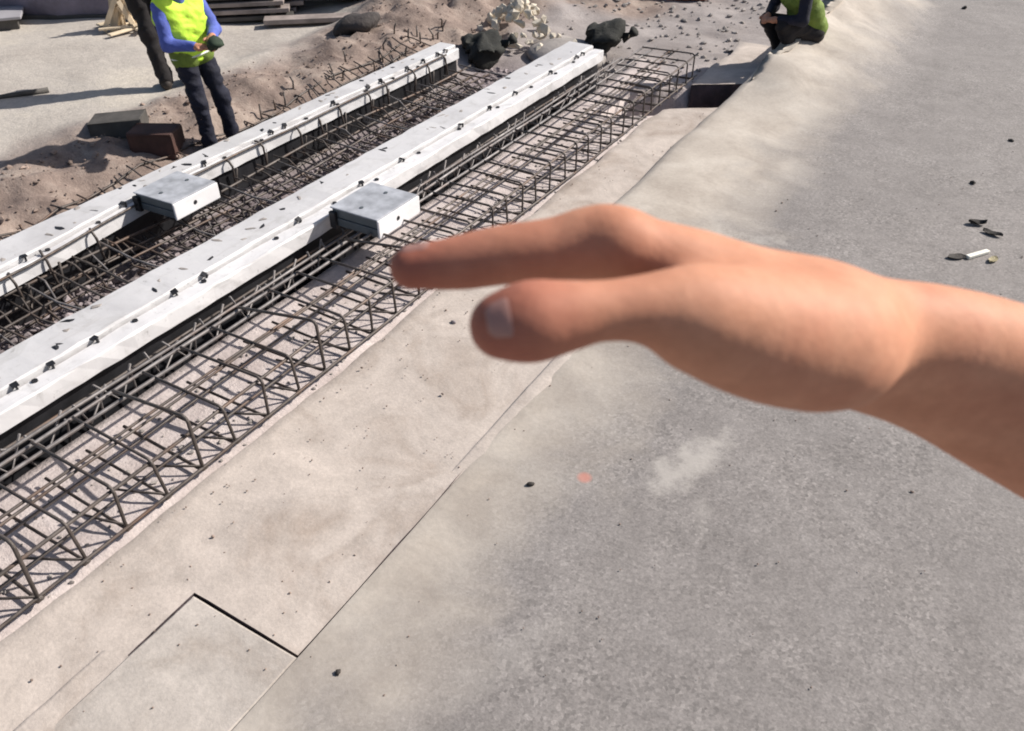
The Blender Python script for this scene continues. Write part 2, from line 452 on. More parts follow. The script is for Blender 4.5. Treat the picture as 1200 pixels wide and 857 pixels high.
# ================================================================== SETTING
# ---- site ground: one sheet, trench included, out to the horizon
def ground():
    xs = np.concatenate([-np.geomspace(500, 14.5, 22), np.arange(-14, -1.8, .055), np.geomspace(2.2, 500, 14) - 3.5])
    ys = np.concatenate([-np.geomspace(500, 2.6, 16), np.arange(-2.5, 16, .06), np.geomspace(16.5, 600, 20)])
    X, Y = np.meshgrid(xs, ys, indexing='ij')
    near = (1 - sst(12, 40, np.abs(X))) * (1 - sst(14, 40, np.abs(Y)))
    j = .05 * fbm(X, Y, 3, 3)
    Xj = X + j
    rough = fbm(X, Y, 2.2, 5)
    # left bank and sand
    sandz = .13 + .10 * fbm(X, Y, .35, 4) * near + .015 * rough
    bank = sst(-5.05, -5.9, Xj)
    dirt = (1 - sst(-6.05, -6.6, X + .5 * fbm(X, Y, .9, 4)))
    z = -.06 + bank * (sandz + .06)
    dm = dirt * sst(-4.9, -5.2, X)
    z = z + dm * (.13 * fbm(X, Y, 2.0, 5) + .06 * fbm(X, Y, 7, 3))
    # mounds of spoil
    md = np.zeros_like(X)
    for mx, my, rx, ry, hh in ((-5.8, 7.7, .75, .5, .26), (-5.9, 9.0, .7, .7, .26), (-6.6, 8.2, .7, .5, .2), (-5.4, 6.9, .5, .4, .14),
                               (-5.0, 10.6, 1.2, .8, .2), (-6.3, 9.6, 1.3, 1.0, .3), (-7.3, 9.5, 1.0, .9, .25)):
        g_ = np.exp(-((X - mx) / rx) ** 2 - ((Y - my) / ry) ** 2)
        z = z + g_ * hh * .6 * (1 + .9 * rough); md = np.maximum(md, g_)
    # track edge: a low ridge along the sand
    z = z + .05 * np.exp(-((X + 6.35 + .1 * np.sin(Y * 1.3)) / .16) ** 2) * sst(4, 6, Y)
    dirtm = np.clip(np.maximum(dm, sst(.25, .6, md)), 0, 1)
    sandm = (1 - dirtm) * sst(-5.2, -5.9, X)
    # middle pit between the beams
    inpit = sst(-4.85, -4.7, Xj) * (1 - sst(-3.9, -3.82, Xj)) * (1 - sst(7.3, 8.2, Y + 2 * j))
    z = z * (1 - inpit) + inpit * (-.13 + .07 * rough)
    # floor under the cage
    infl = sst(-3.46, -3.41, X) * (1 - sst(8.0, 9.0, Y + .5 * fbm(X, Y, 1.5, 3)))
    z = np.where(X > -3.85, -.30 + .03 * rough, z)
    z = z * (1 - infl) + infl * (-.045 + .02 * rough)
    # deep slot beside the right beam
    slot = sst(-3.62, -3.56, X) * (1 - sst(-3.46, -3.41, X)) * (1 - sst(7.7, 8.0, Y))
    z = z * (1 - slot) + slot * (-.62)
    # far end of the trench
    far = sst(7.6, 8.6, Y) * sst(-4.9, -4.2, X)
    z = z * (1 - far) + far * (-.075 + .05 * rough)
    z = z - .6 * sst(-2.62, -2.5, X) * (1 - sst(9.3, 9.7, Y))
    z = z - .4 * sst(-2.2, -2.05, X) * sst(9.3, 9.7, Y)
    yl = 7.38 + .73 * (X + 2.22); yh = 8.12 + .73 * (X + 2.22)
    cut = sst(-3.10, -3.02, X) * sst(yl - .02, yl + .03, Y) * (1 - sst(yh - .03, yh + .02, Y))
    z = z * (1 - cut) + cut * -.62
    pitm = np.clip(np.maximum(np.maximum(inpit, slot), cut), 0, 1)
    n0, n1 = X.shape
    v = np.stack([X, Y, z], -1).reshape(-1, 3)
    a = (np.arange(n0 - 1)[:, None] * n1 + np.arange(n1 - 1)[None, :]).ravel()
    f = np.stack([a, a + n1, a + n1 + 1, a + 1], 1).tolist()
    me = mesh('ground', v, f)
    for nm, arr in (('sand', sandm), ('dirt', dirtm), ('pit', pitm), ('floor', infl)):
        at = me.attributes.new(nm, 'FLOAT', 'POINT'); at.data.foreach_set('value', arr.ravel().astype(np.float32))
    global ground_z
    def ground_z(px, py):
        return float(z[int(np.abs(xs - px).argmin()), int(np.abs(ys - py).argmin())])
    return struct(link('ground', me, M['ground'], None, True))
ground()

# ---- concrete deck on the right
EDGE, JOINT, STEPY = -2.13, -1.573, 4.2
def deck():
    xs = np.concatenate([[EDGE, EDGE + .025, EDGE + .07], np.arange(-2.0, JOINT - .03, .08), [JOINT, JOINT + .02], np.arange(-1.5, 3, .09), np.geomspace(3.2, 60, 18)])
    ys = np.concatenate([-np.geomspace(30, 2.2, 10), np.arange(-2, STEPY, .09), [STEPY], np.arange(STEPY + .09, 16, .1), np.geomspace(16.4, 90, 16)])
    X, Y = np.meshgrid(xs, ys, indexing='ij')
    lo = fbm(X, Y, .5, 3)
    far = sst(4.0, 5.2, Y)
    z = .012 * lo + .006 * fbm(X, Y, 4, 3) + far * .05 * (1 - sst(-2.1, -1.0, X))
    # rounded, uneven left edge beyond the step
    e = np.clip((EDGE + .07 - X) / .07, 0, 1)
    z = z - far * e * e * .035 - (1 - far) * e * e * .004
    hump = sst(7.2, 8.8, Y)
    z = z + hump * .26 * (1 - sst(-1.95, -.7, X)) * (1 + .5 * fbm(X, Y, 1.6, 3))
    Xo = X + np.where(X < EDGE + .1, far * .09 * fbm(X * 0, Y, 1.1, 4) + hump * .26, 0)
    near = (X < JOINT - .001) & (Y < STEPY - .001)
    z = np.where((np.abs(X - JOINT) < .002) & (Y < STEPY), z - .004, z)
    n0, n1 = X.shape
    v = np.stack([Xo, Y, z], -1).reshape(-1, 3).tolist()
    f = []
    keep = np.zeros((n0 - 1, n1 - 1), bool)
    for i in range(n0 - 1):
        for k in range(n1 - 1):
            if xs[i + 1] <= JOINT + .0005 and ys[k + 1] <= STEPY + .0005: continue
            keep[i, k] = True
            a = i * n1 + k
            f.append((a, a + n1, a + n1 + 1, a + 1))
    # skirts
    def skirt(a, b):
        c = len(v); v.extend([tuple(v[a]), tuple(v[b]), (v[b][0], v[b][1], -.62), (v[a][0], v[a][1], -.62)])
        f.append((c, c + 1, c + 2, c + 3))
    for i in range(n0 - 1):
        for k in range(n1 - 1):
            if not keep[i, k]: continue
            if i == 0 or not keep[i - 1, k]: skirt(i * n1 + k, i * n1 + k + 1)
            if k == 0 or not keep[i, k - 1]: skirt((i + 1) * n1 + k, i * n1 + k)
    return struct(link('deck', mesh('deck', v, f), M['deck'], None, True))
deck()

# ---- ledge between deck and cage, with two slabs let into it
def sheet(name, x0, x1, y0, y1, ztop, depth, mat, parent, wob=(0, 0), st=.09, seed=0, zamp=.004):
    xs = np.unique(np.concatenate([[x0, x0 + .008, x1 - .008, x1], np.arange(x0 + st, x1 - st * .5, st)]))
    ys = np.unique(np.concatenate([[y0, y0 + .008, y1 - .008, y1], np.arange(y0 + st, y1 - st * .5, st)]))
    X, Y = np.meshgrid(xs, ys, indexing='ij')
    z = ztop + zamp * fbm(X + seed, Y, 2.5, 4)
    rim = (X <= x0 + 1e-6) | (X >= x1 - 1e-6) | (Y <= y0 + 1e-6) | (Y >= y1 - 1e-6)
    z = z - rim * .006
    Xo = X + np.where(X <= x0 + .01, wob[0] * fbm(X * 0 + 3, Y, 2.3, 4), 0) + np.where(X >= x1 - .01, wob[1] * fbm(X * 0, Y, 2.3, 4), 0)
    n0, n1 = X.shape
    v = np.stack([Xo, Y, z], -1).reshape(-1, 3).tolist()
    f = [(i * n1 + k, (i + 1) * n1 + k, (i + 1) * n1 + k + 1, i * n1 + k + 1) for i in range(n0 - 1) for k in range(n1 - 1)]
    loop = [i * n1 for i in range(n0)] + [(n0 - 1) * n1 + k for k in range(1, n1)] + [i * n1 + n1 - 1 for i in range(n0 - 2, -1, -1)] + [k for k in range(n1 - 2, 0, -1)]
    b = len(v)
    for q in loop: v.append((v[q][0], v[q][1], ztop - depth))
    L = len(loop)
    for q in range(L): f.append((loop[(q + 1) % L], loop[q], b + q, b + (q + 1) % L))
    return link(name, mesh(name, v, f), mat, parent, False)
def ledge_sheet():
    xs = np.concatenate([[-2.60, -2.592], np.arange(-2.52, EDGE - .05, .08), [EDGE - .01, EDGE], np.arange(EDGE + .08, JOINT - .06, .08), [JOINT - .018, JOINT - .010]])
    ys = np.concatenate([np.arange(-6, 1.05, .09), [1.115, 1.123], np.arange(1.2, STEPY - .05, .09), [STEPY], np.arange(STEPY + .09, 7.3, .09), [7.38, 8.12], np.arange(8.2, 9.6, .09)])
    X, Y = np.meshgrid(xs, ys, indexing='ij')
    z = -.008 + .022 * fbm(X + 2, Y, 1.7, 4) + .004 * fbm(X, Y, 9, 3)
    z = np.minimum(z, .002) - .006 * (X < -2.599) - .004 * (X > JOINT - .01)
    Xo = X + np.where(X < -2.55, .05 * fbm(X * 0 + 3, Y, 2.3, 4), 0) + np.where(X > JOINT - .02, .012 * fbm(X * 0 + 8, Y, 2.1, 4), 0)
    n0, n1 = X.shape
    Yo = Y + .73 * (X + 2.22) * np.exp(-((Y - 7.75) / 1.1) ** 2)
    v = np.stack([Xo, Yo, z], -1).reshape(-1, 3).tolist(); f = []
    keep = np.zeros((n0 + 1, n1 + 1), bool)
    for i in range(n0 - 1):
        for k in range(n1 - 1):
            keep[i, k] = not 7.35 < ys[k] < 8.1 and (xs[i + 1] <= EDGE + 1e-6 or (ys[k] > 1.12 and ys[k + 1] <= STEPY + 1e-6))
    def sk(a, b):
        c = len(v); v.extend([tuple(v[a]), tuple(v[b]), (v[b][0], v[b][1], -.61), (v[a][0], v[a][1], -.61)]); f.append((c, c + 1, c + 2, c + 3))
    for i in range(n0 - 1):
        for k in range(n1 - 1):
            if not keep[i, k]: continue
            a = i * n1 + k
            f.append((a, a + n1, a + n1 + 1, a + 1))
            if not keep[i - 1, k]: sk(a, a + 1)
            if not keep[i + 1, k]: sk(a + n1 + 1, a + n1)
            if not keep[i, k - 1]: sk(a + n1, a)
            if not keep[i, k + 1]: sk(a + 1, a + n1 + 1)
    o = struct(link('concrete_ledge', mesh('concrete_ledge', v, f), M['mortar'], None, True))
    o.data.materials.append(M['cut_shade'])     # cut sides darkened: the recess's shade put into their colour
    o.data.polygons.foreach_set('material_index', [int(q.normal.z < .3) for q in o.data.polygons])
    return o
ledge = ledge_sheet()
sheet('slab', EDGE + .004, JOINT - .011, -5.5, 1.112, -.004, .3, M['slab_b'], ledge, (.012, .012), .1, 5, .006)
def smear(x0, x1, y0, y1, hgt, seed):
    """a trowelled ridge of mortar whose ragged edges sink into the surface below"""
    xs = np.linspace(x0, x1, 14); ys = np.arange(y0, y1, .05)
    X, Y = np.meshgrid(xs, ys, indexing='ij')
    u = (X - x0) / (x1 - x0) * 2 - 1; s = np.clip(np.minimum(Y - y0, y1 - Y) / .9, 0, 1)
    z = hgt * s * (1 - u * u) - .007 + .009 * fbm(X + seed, Y, 7, 5)
    z = np.where((np.abs(u) > .99) | (s <= .02), -.03, z)
    n0, n1 = X.shape
    f = [(i * n1 + k, (i + 1) * n1 + k, (i + 1) * n1 + k + 1, i * n1 + k + 1) for i in range(n0 - 1) for k in range(n1 - 1)]
    return link('mortar_ridge', mesh('mortar_ridge', np.stack([X, Y, z], -1).reshape(-1, 3), f), M['mortar'], ledge, True)
smear(-1.64, -1.50, 2.0, 4.9, .009, 1)
smear(-2.24, -2.06, .10, .85, .010, 7)

# ================================================================== REBAR CAGE
CX0, CX1 = -3.22, -2.635
Y0, SP, NB = -.49, .2135, 41
cage = thing('rebar_cage', 'long cage of brown rebar hoops beside the concrete ledge', 'rebar cage', (0, 0, 0))
def hoop(zt, lean=0.0, r=.0078):
    zb, c = -.012, .03
    pts = [(CX0 - CX1, 0, zb), (-c, 0, zb), (-.3 * c, 0, zb + .3 * c), (0, 0, zb + c), (-.002, lean, zt - c), (-.01, lean, zt - .3 * c), (-c, lean, zt), (CX0 - CX1 + .03, lean * .5, min(zt, .24) - .01)]
    m = MB(); m.tube(pts, r, 6); return mesh('stirrup', m.v, m.f)
hoops = [hoop(.235, .01), hoop(.228, -.012), hoop(.318, .004, .0088)]
for i in range(NB):
    kind = 2 if i % 4 == 2 and 2 < i < 22 else (i % 2)
    if 18 < i < NB - 3: kind = i % 2
    o = link('stirrup', hoops[kind], M['rebar'], cage, True)
    o.location = (CX1 + random.uniform(-.008, .008), Y0 + SP * i + random.uniform(-.015, .015), random.uniform(-.004, .004))
    o.rotation_euler = (R(random.uniform(-2, 2)), 0, R(random.uniform(-3, 3)))
def wavy(x, z, y0, y1, amp=.008, dx=0.0):
    ys = np.linspace(y0, y1, 28)
    ph = random.uniform(0, 9)
    return [(x + dx * (y - y0) / (y1 - y0) + amp * math.sin(y * 1.7 + ph) + random.uniform(-.003, .003), y, z + amp * .6 * math.sin(y * 2.3 + ph)) for y in ys]
YA, YB = -1.2, Y0 + SP * (NB - 1) + .12
for x, z, r, mt, dx in ((CX1 + .004, .008, .009, 'rebar', 0), (CX1 - .018, .212, .0095, 'rebar', 0), (-2.80, .015, .008, 'rebar', 0), (-2.875, .222, .0078, 'rebar', .01),
                        (-2.905, .216, .0078, 'rebar', -.01), (-3.04, .012, .008, 'rebar', 0), (-3.115, .218, .010, 'rebar_l', .02),
                        (-3.205, .205, .010, 'rebar_l', 0)):
    tube_obj('longitudinal_bar', wavy(x, z, YA, YB, .007, dx), r, M[mt], cage, 6)
dm_ = MB(); dm_.tube([(-.004, 0, .002), (-.115, -.055, .006), (-.27, -.115, .004)], .0065, 5)
dme = mesh('diagonal_bar', dm_.v, dm_.f)
for i in range(NB):
    o = link('diagonal_bar', dme, M['rebar'], cage, True)
    o.location = (CX1 + random.uniform(-.01, .004), Y0 + SP * i + .008, 0); o.rotation_euler = (0, 0, R(random.uniform(-12, 12)))
# binding-wire knots at the foot of each hoop
kn = MB(); kn.rock((0, 0, 0), (.017, .019, .014), 4, 1, .3)
kme = mesh('wire_knot', kn.v, kn.f)
for i in range(NB):
    o = link('wire_knot', kme, M['rebar'], cage); o.location = (CX1 + .002, Y0 + SP * i, .004)

# ---- lattice beside the right beam, over the dark slot
lat = thing('lattice_girder', 'dark zigzag lattice of bars in the slot under the right white beam', 'lattice girder', (0, 0, 0))
for x, z, r, mt in ((-3.345, .14, .009, 'rebar_l'), (-3.45, .08, .008, 'rebar'), (-3.43, -.14, .009, 'rebar')):
    tube_obj('chord_bar', wavy(x, z, YA, 7.9, .006), r, M[mt], lat, 6)
for nm, ps in (('web_bar', [(-3.385, -.10, .155), (-3.40, .0, -.03), (-3.385, .105, .155)]), ('drop_bar', [(-3.345, 0, .14), (-3.41, .045, .06), (-3.44, .07, -.14)])):
    m = MB(); m.tube([(a + 3.36, b, c) for a, b, c in ps], .007, 5); wm = mesh(nm, m.v, m.f)
    for i in range(43):
        o = link(nm, wm, M['rebar_l' if (i % 3 == 0) else 'rebar'], lat, True)
        o.location = (-3.36 + random.uniform(-.012, .012), -1.1 + .2085 * i + random.uniform(-.03, .03), random.uniform(-.012, .012))
        o.rotation_euler = (R(random.uniform(-12, 12)), R(random.uniform(-8, 8)), R(random.uniform(-20, 20)))

# ---- mat of bars in the pit between the two beams
mat_ = thing('rebar_mat', 'tangled dark rebar mat in the stony pit between the two white beams', 'rebar mat', (0, 0, 0))
for x, z, r in ((-4.62, .10, .010), (-4.60, .0, .010), (-4.53, .05, .008), (-4.45, -.03, .008), (-4.38, .07, .008), (-4.22, -.04, .008), (-4.10, .06, .008), (-3.98, -.03, .008), (-3.92, .08, .008)):
    tube_obj('longitudinal_bar', wavy(x, z, YA, 7.0, .02), r, M['rebar'], mat_, 6)
for i in range(80):
    y = -1.0 + .1 * i + random.uniform(-.03, .03)
    zz = random.uniform(-.04, .09)
    m = MB(); m.tube([(-4.68, y, .06 + zz), (-4.56, y + random.uniform(-.04, .04), .04 + zz), (-4.4, y + random.uniform(-.05, .05), -.06 + zz), (-4.0, y + random.uniform(-.06, .06), -.06 + zz)], .007, 5)
    m.build('transverse_bar', M['rebar_l' if i % 4 == 0 else 'rebar'], mat_, True)
for i in range(46):      # upper layer of crossbars with a dropped zigzag leg
    y = -1.0 + .175 * i + random.uniform(-.03, .03); zz = random.uniform(.05, .13)
    m = MB(); m.tube([(-4.64, y, zz + .02), (-4.3, y + random.uniform(-.03, .03), zz), (-3.98, y + random.uniform(-.03, .03), zz), (-3.95, y + .03, zz - .03), (-3.98, y + .09, -.10)], .0075, 5)
    m.build('upper_bar', M['rebar_l' if i % 3 == 0 else 'rebar'], mat_, True)
for i in range(110):
    x = random.uniform(-4.6, -3.95); y = random.uniform(-.5, 7.0); a = random.uniform(0, 6.28); L = random.uniform(.06, .2)
    m = MB(); z0 = -.12
    m.tube([(x - L * math.cos(a), y - L * math.sin(a), z0 + random.uniform(-.02, .1)), (x, y, z0 + random.uniform(.0, .14)), (x + L * math.cos(a), y + L * math.sin(a), z0 + random.uniform(.0, .12))], .007, 5)
    m.build('loose_bar', M['rebar'], mat_, True)

# short starter bars showing through the dirt bank
st_ = thing('starter_bars', 'row of short rusty bars poking out of the brown dirt bank', 'rebar', (0, 0, 0))
for i in range(60):
    y = 1.6 + .105 * i + random.uniform(-.05, .05); x = -5.25 + random.uniform(-.22, .2) - (.15 if y > 5 else 0)
    if 4.0 < y < 4.9: continue
    z = ground_z(x, y)
    m = MB(); m.tube([(x, y, z - .06), (x + random.uniform(-.02, .02), y, z + .05), (x + random.uniform(-.05, .05), y + random.uniform(-.05, .05), z + random.uniform(.07, .13))], .009, 5)
    m.build('short_bar', M['rebar'], st_, True)
for i in range(34):
    y = 1.3 + .18 * i + random.uniform(-.03, .03)
    if 4.15 < y < 4.75: continue
    tube_obj('cross_bar', [(x, y + .06 * math.sin(x * 5 + i), ground_z(x, y) + .035) for x in np.arange(-5.55, -5.02, .1)], .007, M['rebar'], st_, 5)
for x in (-5.08, -5.24, -5.38, -5.5):
    tube_obj('longitudinal_bar', [(x + .02 * math.sin(y * 3), y, ground_z(x, y) + .03) for y in np.arange(1.2, 7.4, .25)], .009, M['rebar'], st_, 5)

# loose stones and clods
sm = MB()
for i in range(1500):
    x = random.uniform(-4.7, -3.9); y = random.uniform(-.8, 7.6); s = random.uniform(.012, .04) * (1.4 if random.random() < .1 else 1)
    sm.rock((x, y, ground_z(x, y) + s * .3), (s, s * .8, s * .6), i, 1, .3)
stuff(sm.build('trench_stones', M['stone']))
sm = MB()
for i in range(1700):
    t = random.random(); x = -5.1 - 1.15 * t + random.gauss(0, .1); y = random.uniform(.5, 9.5); s = random.uniform(.004, .014) * (2.6 if random.random() < .08 else 1)
    if x > -4.99: continue
    sm.rock((x, y, ground_z(x, y) + s * .3), (s, s * .85, s * .65), i, 1, .3)
stuff(sm.build('dirt_clods', M['clod']))
sm = MB()
for i in range(420):
    x = random.uniform(-4.9, -2.7); y = random.uniform(8.2, 14); s = random.uniform(.01, .04)
    sm.rock((x, y, ground_z(x, y) + s * .3), (s, s * .85, s * .6), i, 1, .3)
for i in range(500):
    x = random.uniform(-3.2, -2.62); y = random.uniform(-.8, 8.2); s = random.uniform(.006, .016)
    sm.rock((x, y, ground_z(x, y) + s * .3), (s, s * .85, s * .6), i, 1, .3)
stuff(sm.build('floor_gravel', M['concrete']))

# ================================================================== WHITE BEAMS
def loft(sec, ys, xoff, sx, jit=.0045):
    """cross-section points (x, z) drawn along y; x scaled between left and right lines"""
    m = MB(); v = []; n = len(sec)
    for y in ys:
        for (x, z) in sec:
            v.append((xoff(y, x) + random.uniform(-jit, jit), y, z + random.uniform(-jit, jit) * .6))
    f = []
    for i in range(len(ys) - 1):
        for k in range(n):
            a = i * n + k; b = i * n + (k + 1) % n
            f.append((b, a, a + n, b + n))
    f.append(tuple(range(n))); L = (len(ys) - 1) * n; f.append(tuple(range(L + n - 1, L - 1, -1)))
    m.add(v, f); return m
def beam(label, y0, y1, left, right, flange, tag_):
    t = thing('joint_beam', label, 'beam', (0, 0, 0), 0, 'white beams across the joint')
    ys = np.arange(y0, y1 + .001, .11)
    lerp = lambda y, u: left(y) + (right(y) - left(y)) * u
    g = 1 - flange
    loft([(0, .17), (g, .17), (g, .252), (g - .03, .262), (.03, .262), (0, .252)], ys, lerp, 1).build('top_plate', M['white_d'], t)
    loft([(g + .035, .135), (1, .135), (1, .222), (.985, .232), (g + .035, .232)], ys, lerp, 1).build('side_flange', M['white'], t)
    loft([(g - .02, .165), (g + .05, .165), (g + .05, .205), (g - .02, .205)], ys, lerp, 1).build('groove', M['steel'], t)
    loft([(.12, -.56), (.86, -.56), (.86, .168), (.12, .168)], ys, lerp, 1).build('web', M['steel'], t)
    bm_ = MB(); bm_.tube([(0, 0, 0), (0, 0, .012)], .016, 7); bme = mesh('bolt', bm_.v, bm_.f)
    y = y0 + .2
    while y < y1 - .2:
        for u, z in ((g + .10 if flange > .15 else g - .15, .229 if flange > .15 else .258),):
            o = link('bolt', bme, M['steel'], t); o.location = (lerp(y, u + random.uniform(-.03, .03)), y, z)
        y += random.uniform(.38, .62)
    cm = MB(); cm.box((0, 0, .004), (.03, .035, .009), bev=.002); cm.box((.02, 0, -.006), (.012, .010, .034)); cme = mesh('clip', cm.v, cm.f)
    y = y0 + .1
    while y < y1 - .1:
        o = link('clip', cme, M['steel' if random.random() < .6 else 'rebar'], t); o.location = (lerp(y, g + .02), y, .258 if flange < .2 else .25); o.rotation_euler = (R(random.uniform(-20, 20)), R(random.uniform(0, 35)), R(random.uniform(-40, 40)))
        y += random.choice((random.uniform(.12, .3), random.uniform(.4, .9)))
    for i in range(44):     # scraps of dried mortar and rust flakes stuck to the plate
        yy = random.uniform(max(y0, .5), y1 - .1)
        m = MB(); m.rock((lerp(yy, random.uniform(.1, g - .1)), yy, .262), (random.uniform(.008, .02), random.uniform(.015, .04), .004), i, 1, .4)
        m.build('mortar_scab', M['concrete' if i % 3 else 'steel'], t)
    return t
b1 = beam('wide white beam running past the rebar cage', -1.5, 7.78, lambda y: -3.88, lambda y: -3.485, .30, 1)
b2L = lambda y: -4.965 - .006 * (y - 2)
b2R = lambda y: -4.60 - .15 * float(sst(1.9, 3.6, np.array(y))) - .006 * max(0, y - 3.6)
b2 = beam('narrower white beam at the foot of the brown dirt bank', -1.2, 7.05, b2L, b2R, .17, 2)
# hooks hanging off the second beam's side
hk = MB(); hk.tube([(-.03, 0, .245), (.012, 0, .24), (.03, .01, .20), (.03, .02, .05), (.012, .04, .0), (.004, .06, .06), (.01, .07, .16)], .009, 6)
hme = mesh('hook', hk.v, hk.f)
for i in range(22):
    y = .1 + .32 * i + random.uniform(-.06, .06)
    if 2.85 < y < 3.5 or y > 6.9: continue
    o = link('hook', hme, M['rebar'], b2, True); o.location = (b2R(y), y, random.uniform(-.02, .01)); o.rotation_euler = (0, R(random.uniform(-8, 8)), R(random.uniform(-25, 25)))
tube_obj('edge_bar', [(b2R(y) + .02, y, .235 + .004 * math.sin(y * 5)) for y in np.arange(.2, 7, .2)], .008, M['rebar'], b2, 6)

# ---- clamp boxes on the beams
def clamp_box(label, c, sx, sy, h, rz):
    t = thing('clamp_box', label, 'clamp box', c, rz, 'grey boxes clamped on the beams')
    box_obj('lower_channel', (0, 0, h * .22), (sx, sy, h * .44), M['boxdark'], t)
    box_obj('upper_channel', (0, -.002, h * .70), (sx * .97, sy * .97, h * .46), M['boxdark'], t)
    box_obj('lid', (0, 0, h * .975), (sx * 1.03, sy * 1.02, h * .08), M['boxgrey'], t)
    box_obj('end_plate', (sx / 2 + .010, 0, h * .46), (.016, sy * 1.03, h * .98), M['boxwhite'], t)
    m = MB(); m.tube([(sx / 2 + .012, -.02, h * .5), (sx / 2 + .0215, -.02, h * .5)], .014, 10); m.build('bolt_hole', M['black'], t)
    for yy in (-.12, .12):
        m = MB(); m.tube([(0, yy * sy / .4, h), (0, yy * sy / .4, h * 1.06)], .013, 6); m.build('bolt', M['boxdark'], t)
    box_obj('strap', (-sx / 2 + .02, -sy * .52, h * .35), (.05, .03, h * .9), M['steel'], t)
    return t
clamp_box('grey clamp box with white end plate straddling the wide white beam by the cage', (-3.235, 3.74, .205), .37, .42, .125, 0)
clamp_box('smaller blue-grey clamp box on the narrower beam near the dirt bank', (-4.54, 3.25, .20), .35, .38, .115, R(2))

# ================================================================== PEOPLE
def V3(*a): return np.array(a, float)
def person(label, loc, rz, J, wear, h=.011, group=None, size=1.0, lean=(0, 0)):
    """J: joints in local metres, x forward, y to the figure's left, z up."""
    t = thing('person', label, 'person', loc, rz, group)
    t.scale = (size,) * 3
    t.rotation_euler = (R(lean[0]), R(lean[1]), rz)
    g_ = {k: np.array(v, float) for k, v in J.items()}
    pel, che, nek, head = g_['pelvis'], g_['chest'], g_['neck'], g_['head']
    lat_ = np.array(J.get('lat', (0, 1, 0)), float)
    fwd = np.array(J.get('fwd', (1, 0, 0)), float)
    P = []
    def seg(a, b, ra, rb): P.append((tuple(a), tuple(b), ra, rb))
    def torso(e, top=True):
        L = []
        for s in (-1, 1):
            L.append((pel + lat_ * .075 * s, che * .45 + pel * .55 + lat_ * .07 * s, .095 + e, .088 + e))
            L.append((che * .45 + pel * .55 + lat_ * .07 * s, che + lat_ * .085 * s, .088 + e, .10 + e))
            L.append((che + lat_ * .085 * s, g_['shoulder' + 'RL'[(s + 1) // 2]] * .85 + nek * .15, .10 + e, .06 + e))
        return [(tuple(a), tuple(b), ra, rb) for a, b, ra, rb in L]
    P += torso(-.012)
    seg(che * .3 + nek * .7, nek, .06, .052); seg(nek, head - V3(0, 0, .05), .052, .055)
    seg(head + V3(0, 0, .03), head + fwd * .02 - V3(0, 0, .02), .088, .083); seg(head + fwd * .045 - V3(0, 0, .07), head + fwd * .03 - V3(0, 0, .03), .05, .07)
    seg(head + fwd * .10 + V3(0, 0, .005), head + fwd * .118 - V3(0, 0, .03), .010, .014)           # nose
    for s in (-1, 1):
        seg(head + lat_ * .088 * s - V3(0, 0, .02), head + lat_ * .092 * s + V3(0, 0, .015), .013, .016)   # ears
    for S in 'RL':
        sh, el, wr = g_['shoulder' + S], g_['elbow' + S], g_['wrist' + S]
        seg(sh, el, .05, .04); seg(el, wr, .04, .028)
        d = (wr - el) / np.linalg.norm(wr - el)
        pd = d + np.array(J.get('hand' + S, (0, 0, 0)), float); pd /= np.linalg.norm(pd)
        side = np.cross(pd, np.cross(d, lat_) + V3(.01, 0, 0)); side /= np.linalg.norm(side) + 1e-9
        palm = wr + pd * .05
        seg(wr, palm, .028, .03); seg(palm - side * .018, palm + side * .018 + pd * .03, .022, .02)
        drop = np.cross(side, pd)
        for q in range(4):
            b0 = palm + side * (.027 - .018 * q) + pd * .03; ln = (.075, .085, .08, .062)[q]
            b1_ = b0 + pd * ln * .55; seg(b0, b1_, .0105, .0098); seg(b1_, b1_ + pd * ln * .4 - drop * ln * .25, .0098, .008)
        t0 = palm + side * .03 - pd * .03
        seg(t0, t0 + side * .03 + pd * .03, .014, .012); seg(t0 + side * .03 + pd * .03, t0 + side * .035 + pd * .065, .012, .010)
        hp, kn_, an = g_['hip' + S], g_['knee' + S], g_['ankle' + S]
        seg(hp, kn_, .078, .052); seg(kn_, kn_ * .6 + an * .4, .052, .05); seg(kn_ * .6 + an * .4, an, .05, .036)
        seg(an, an + V3(0, 0, -.05), .036, .036); seg(an + V3(-.02, 0, -.055), an + fwd * .15 + V3(0, 0, -.06), .035, .03)
    body = blob('body', P, h * .85, .018, M['skin'], t)
    body.data.attributes.new('red', 'FLOAT', 'POINT')
    # clothing
    tr = []
    for S in 'RL':
        hp, kn_, an = g_['hip' + S], g_['knee' + S], g_['ankle' + S]
        tr += [(tuple(pel * .6 + hp * .4 + V3(0, 0, .04)), tuple(hp), .115, .100), (tuple(hp), tuple(kn_), .100, .072), (tuple(kn_), tuple(an + V3(0, 0, .02)), .074, .062), (tuple(an + V3(0, 0, .03)), tuple(an + V3(0, 0, -.01)), .064, .062)]
    blob('trousers', tr, h, .03, M[wear['trousers']], t, 3, .026)
    for S in 'RL':
        an = g_['ankle' + S]
        blob('boot', [(tuple(an + V3(0, 0, .05)), tuple(an + V3(0, 0, -.05)), .052, .048), (tuple(an + V3(-.02, 0, -.045)), tuple(an + fwd * .16 + V3(0, 0, -.05)), .045, .042)], h, .02, M['boot'], t)
    shirt = torso(.006)
    for S in 'RL':
        sh, el, wr = g_['shoulder' + S], g_['elbow' + S], g_['wrist' + S]
        shirt += [(tuple(sh), tuple(el), .066, .056), (tuple(el), tuple(wr * .92 + el * .08), .056, .042)]
    shirt += [(tuple(che * .35 + nek * .65), tuple(nek), .07, .06)]
    blob('shirt', shirt, h, .03, M[wear['shirt']], t, 3, .016)
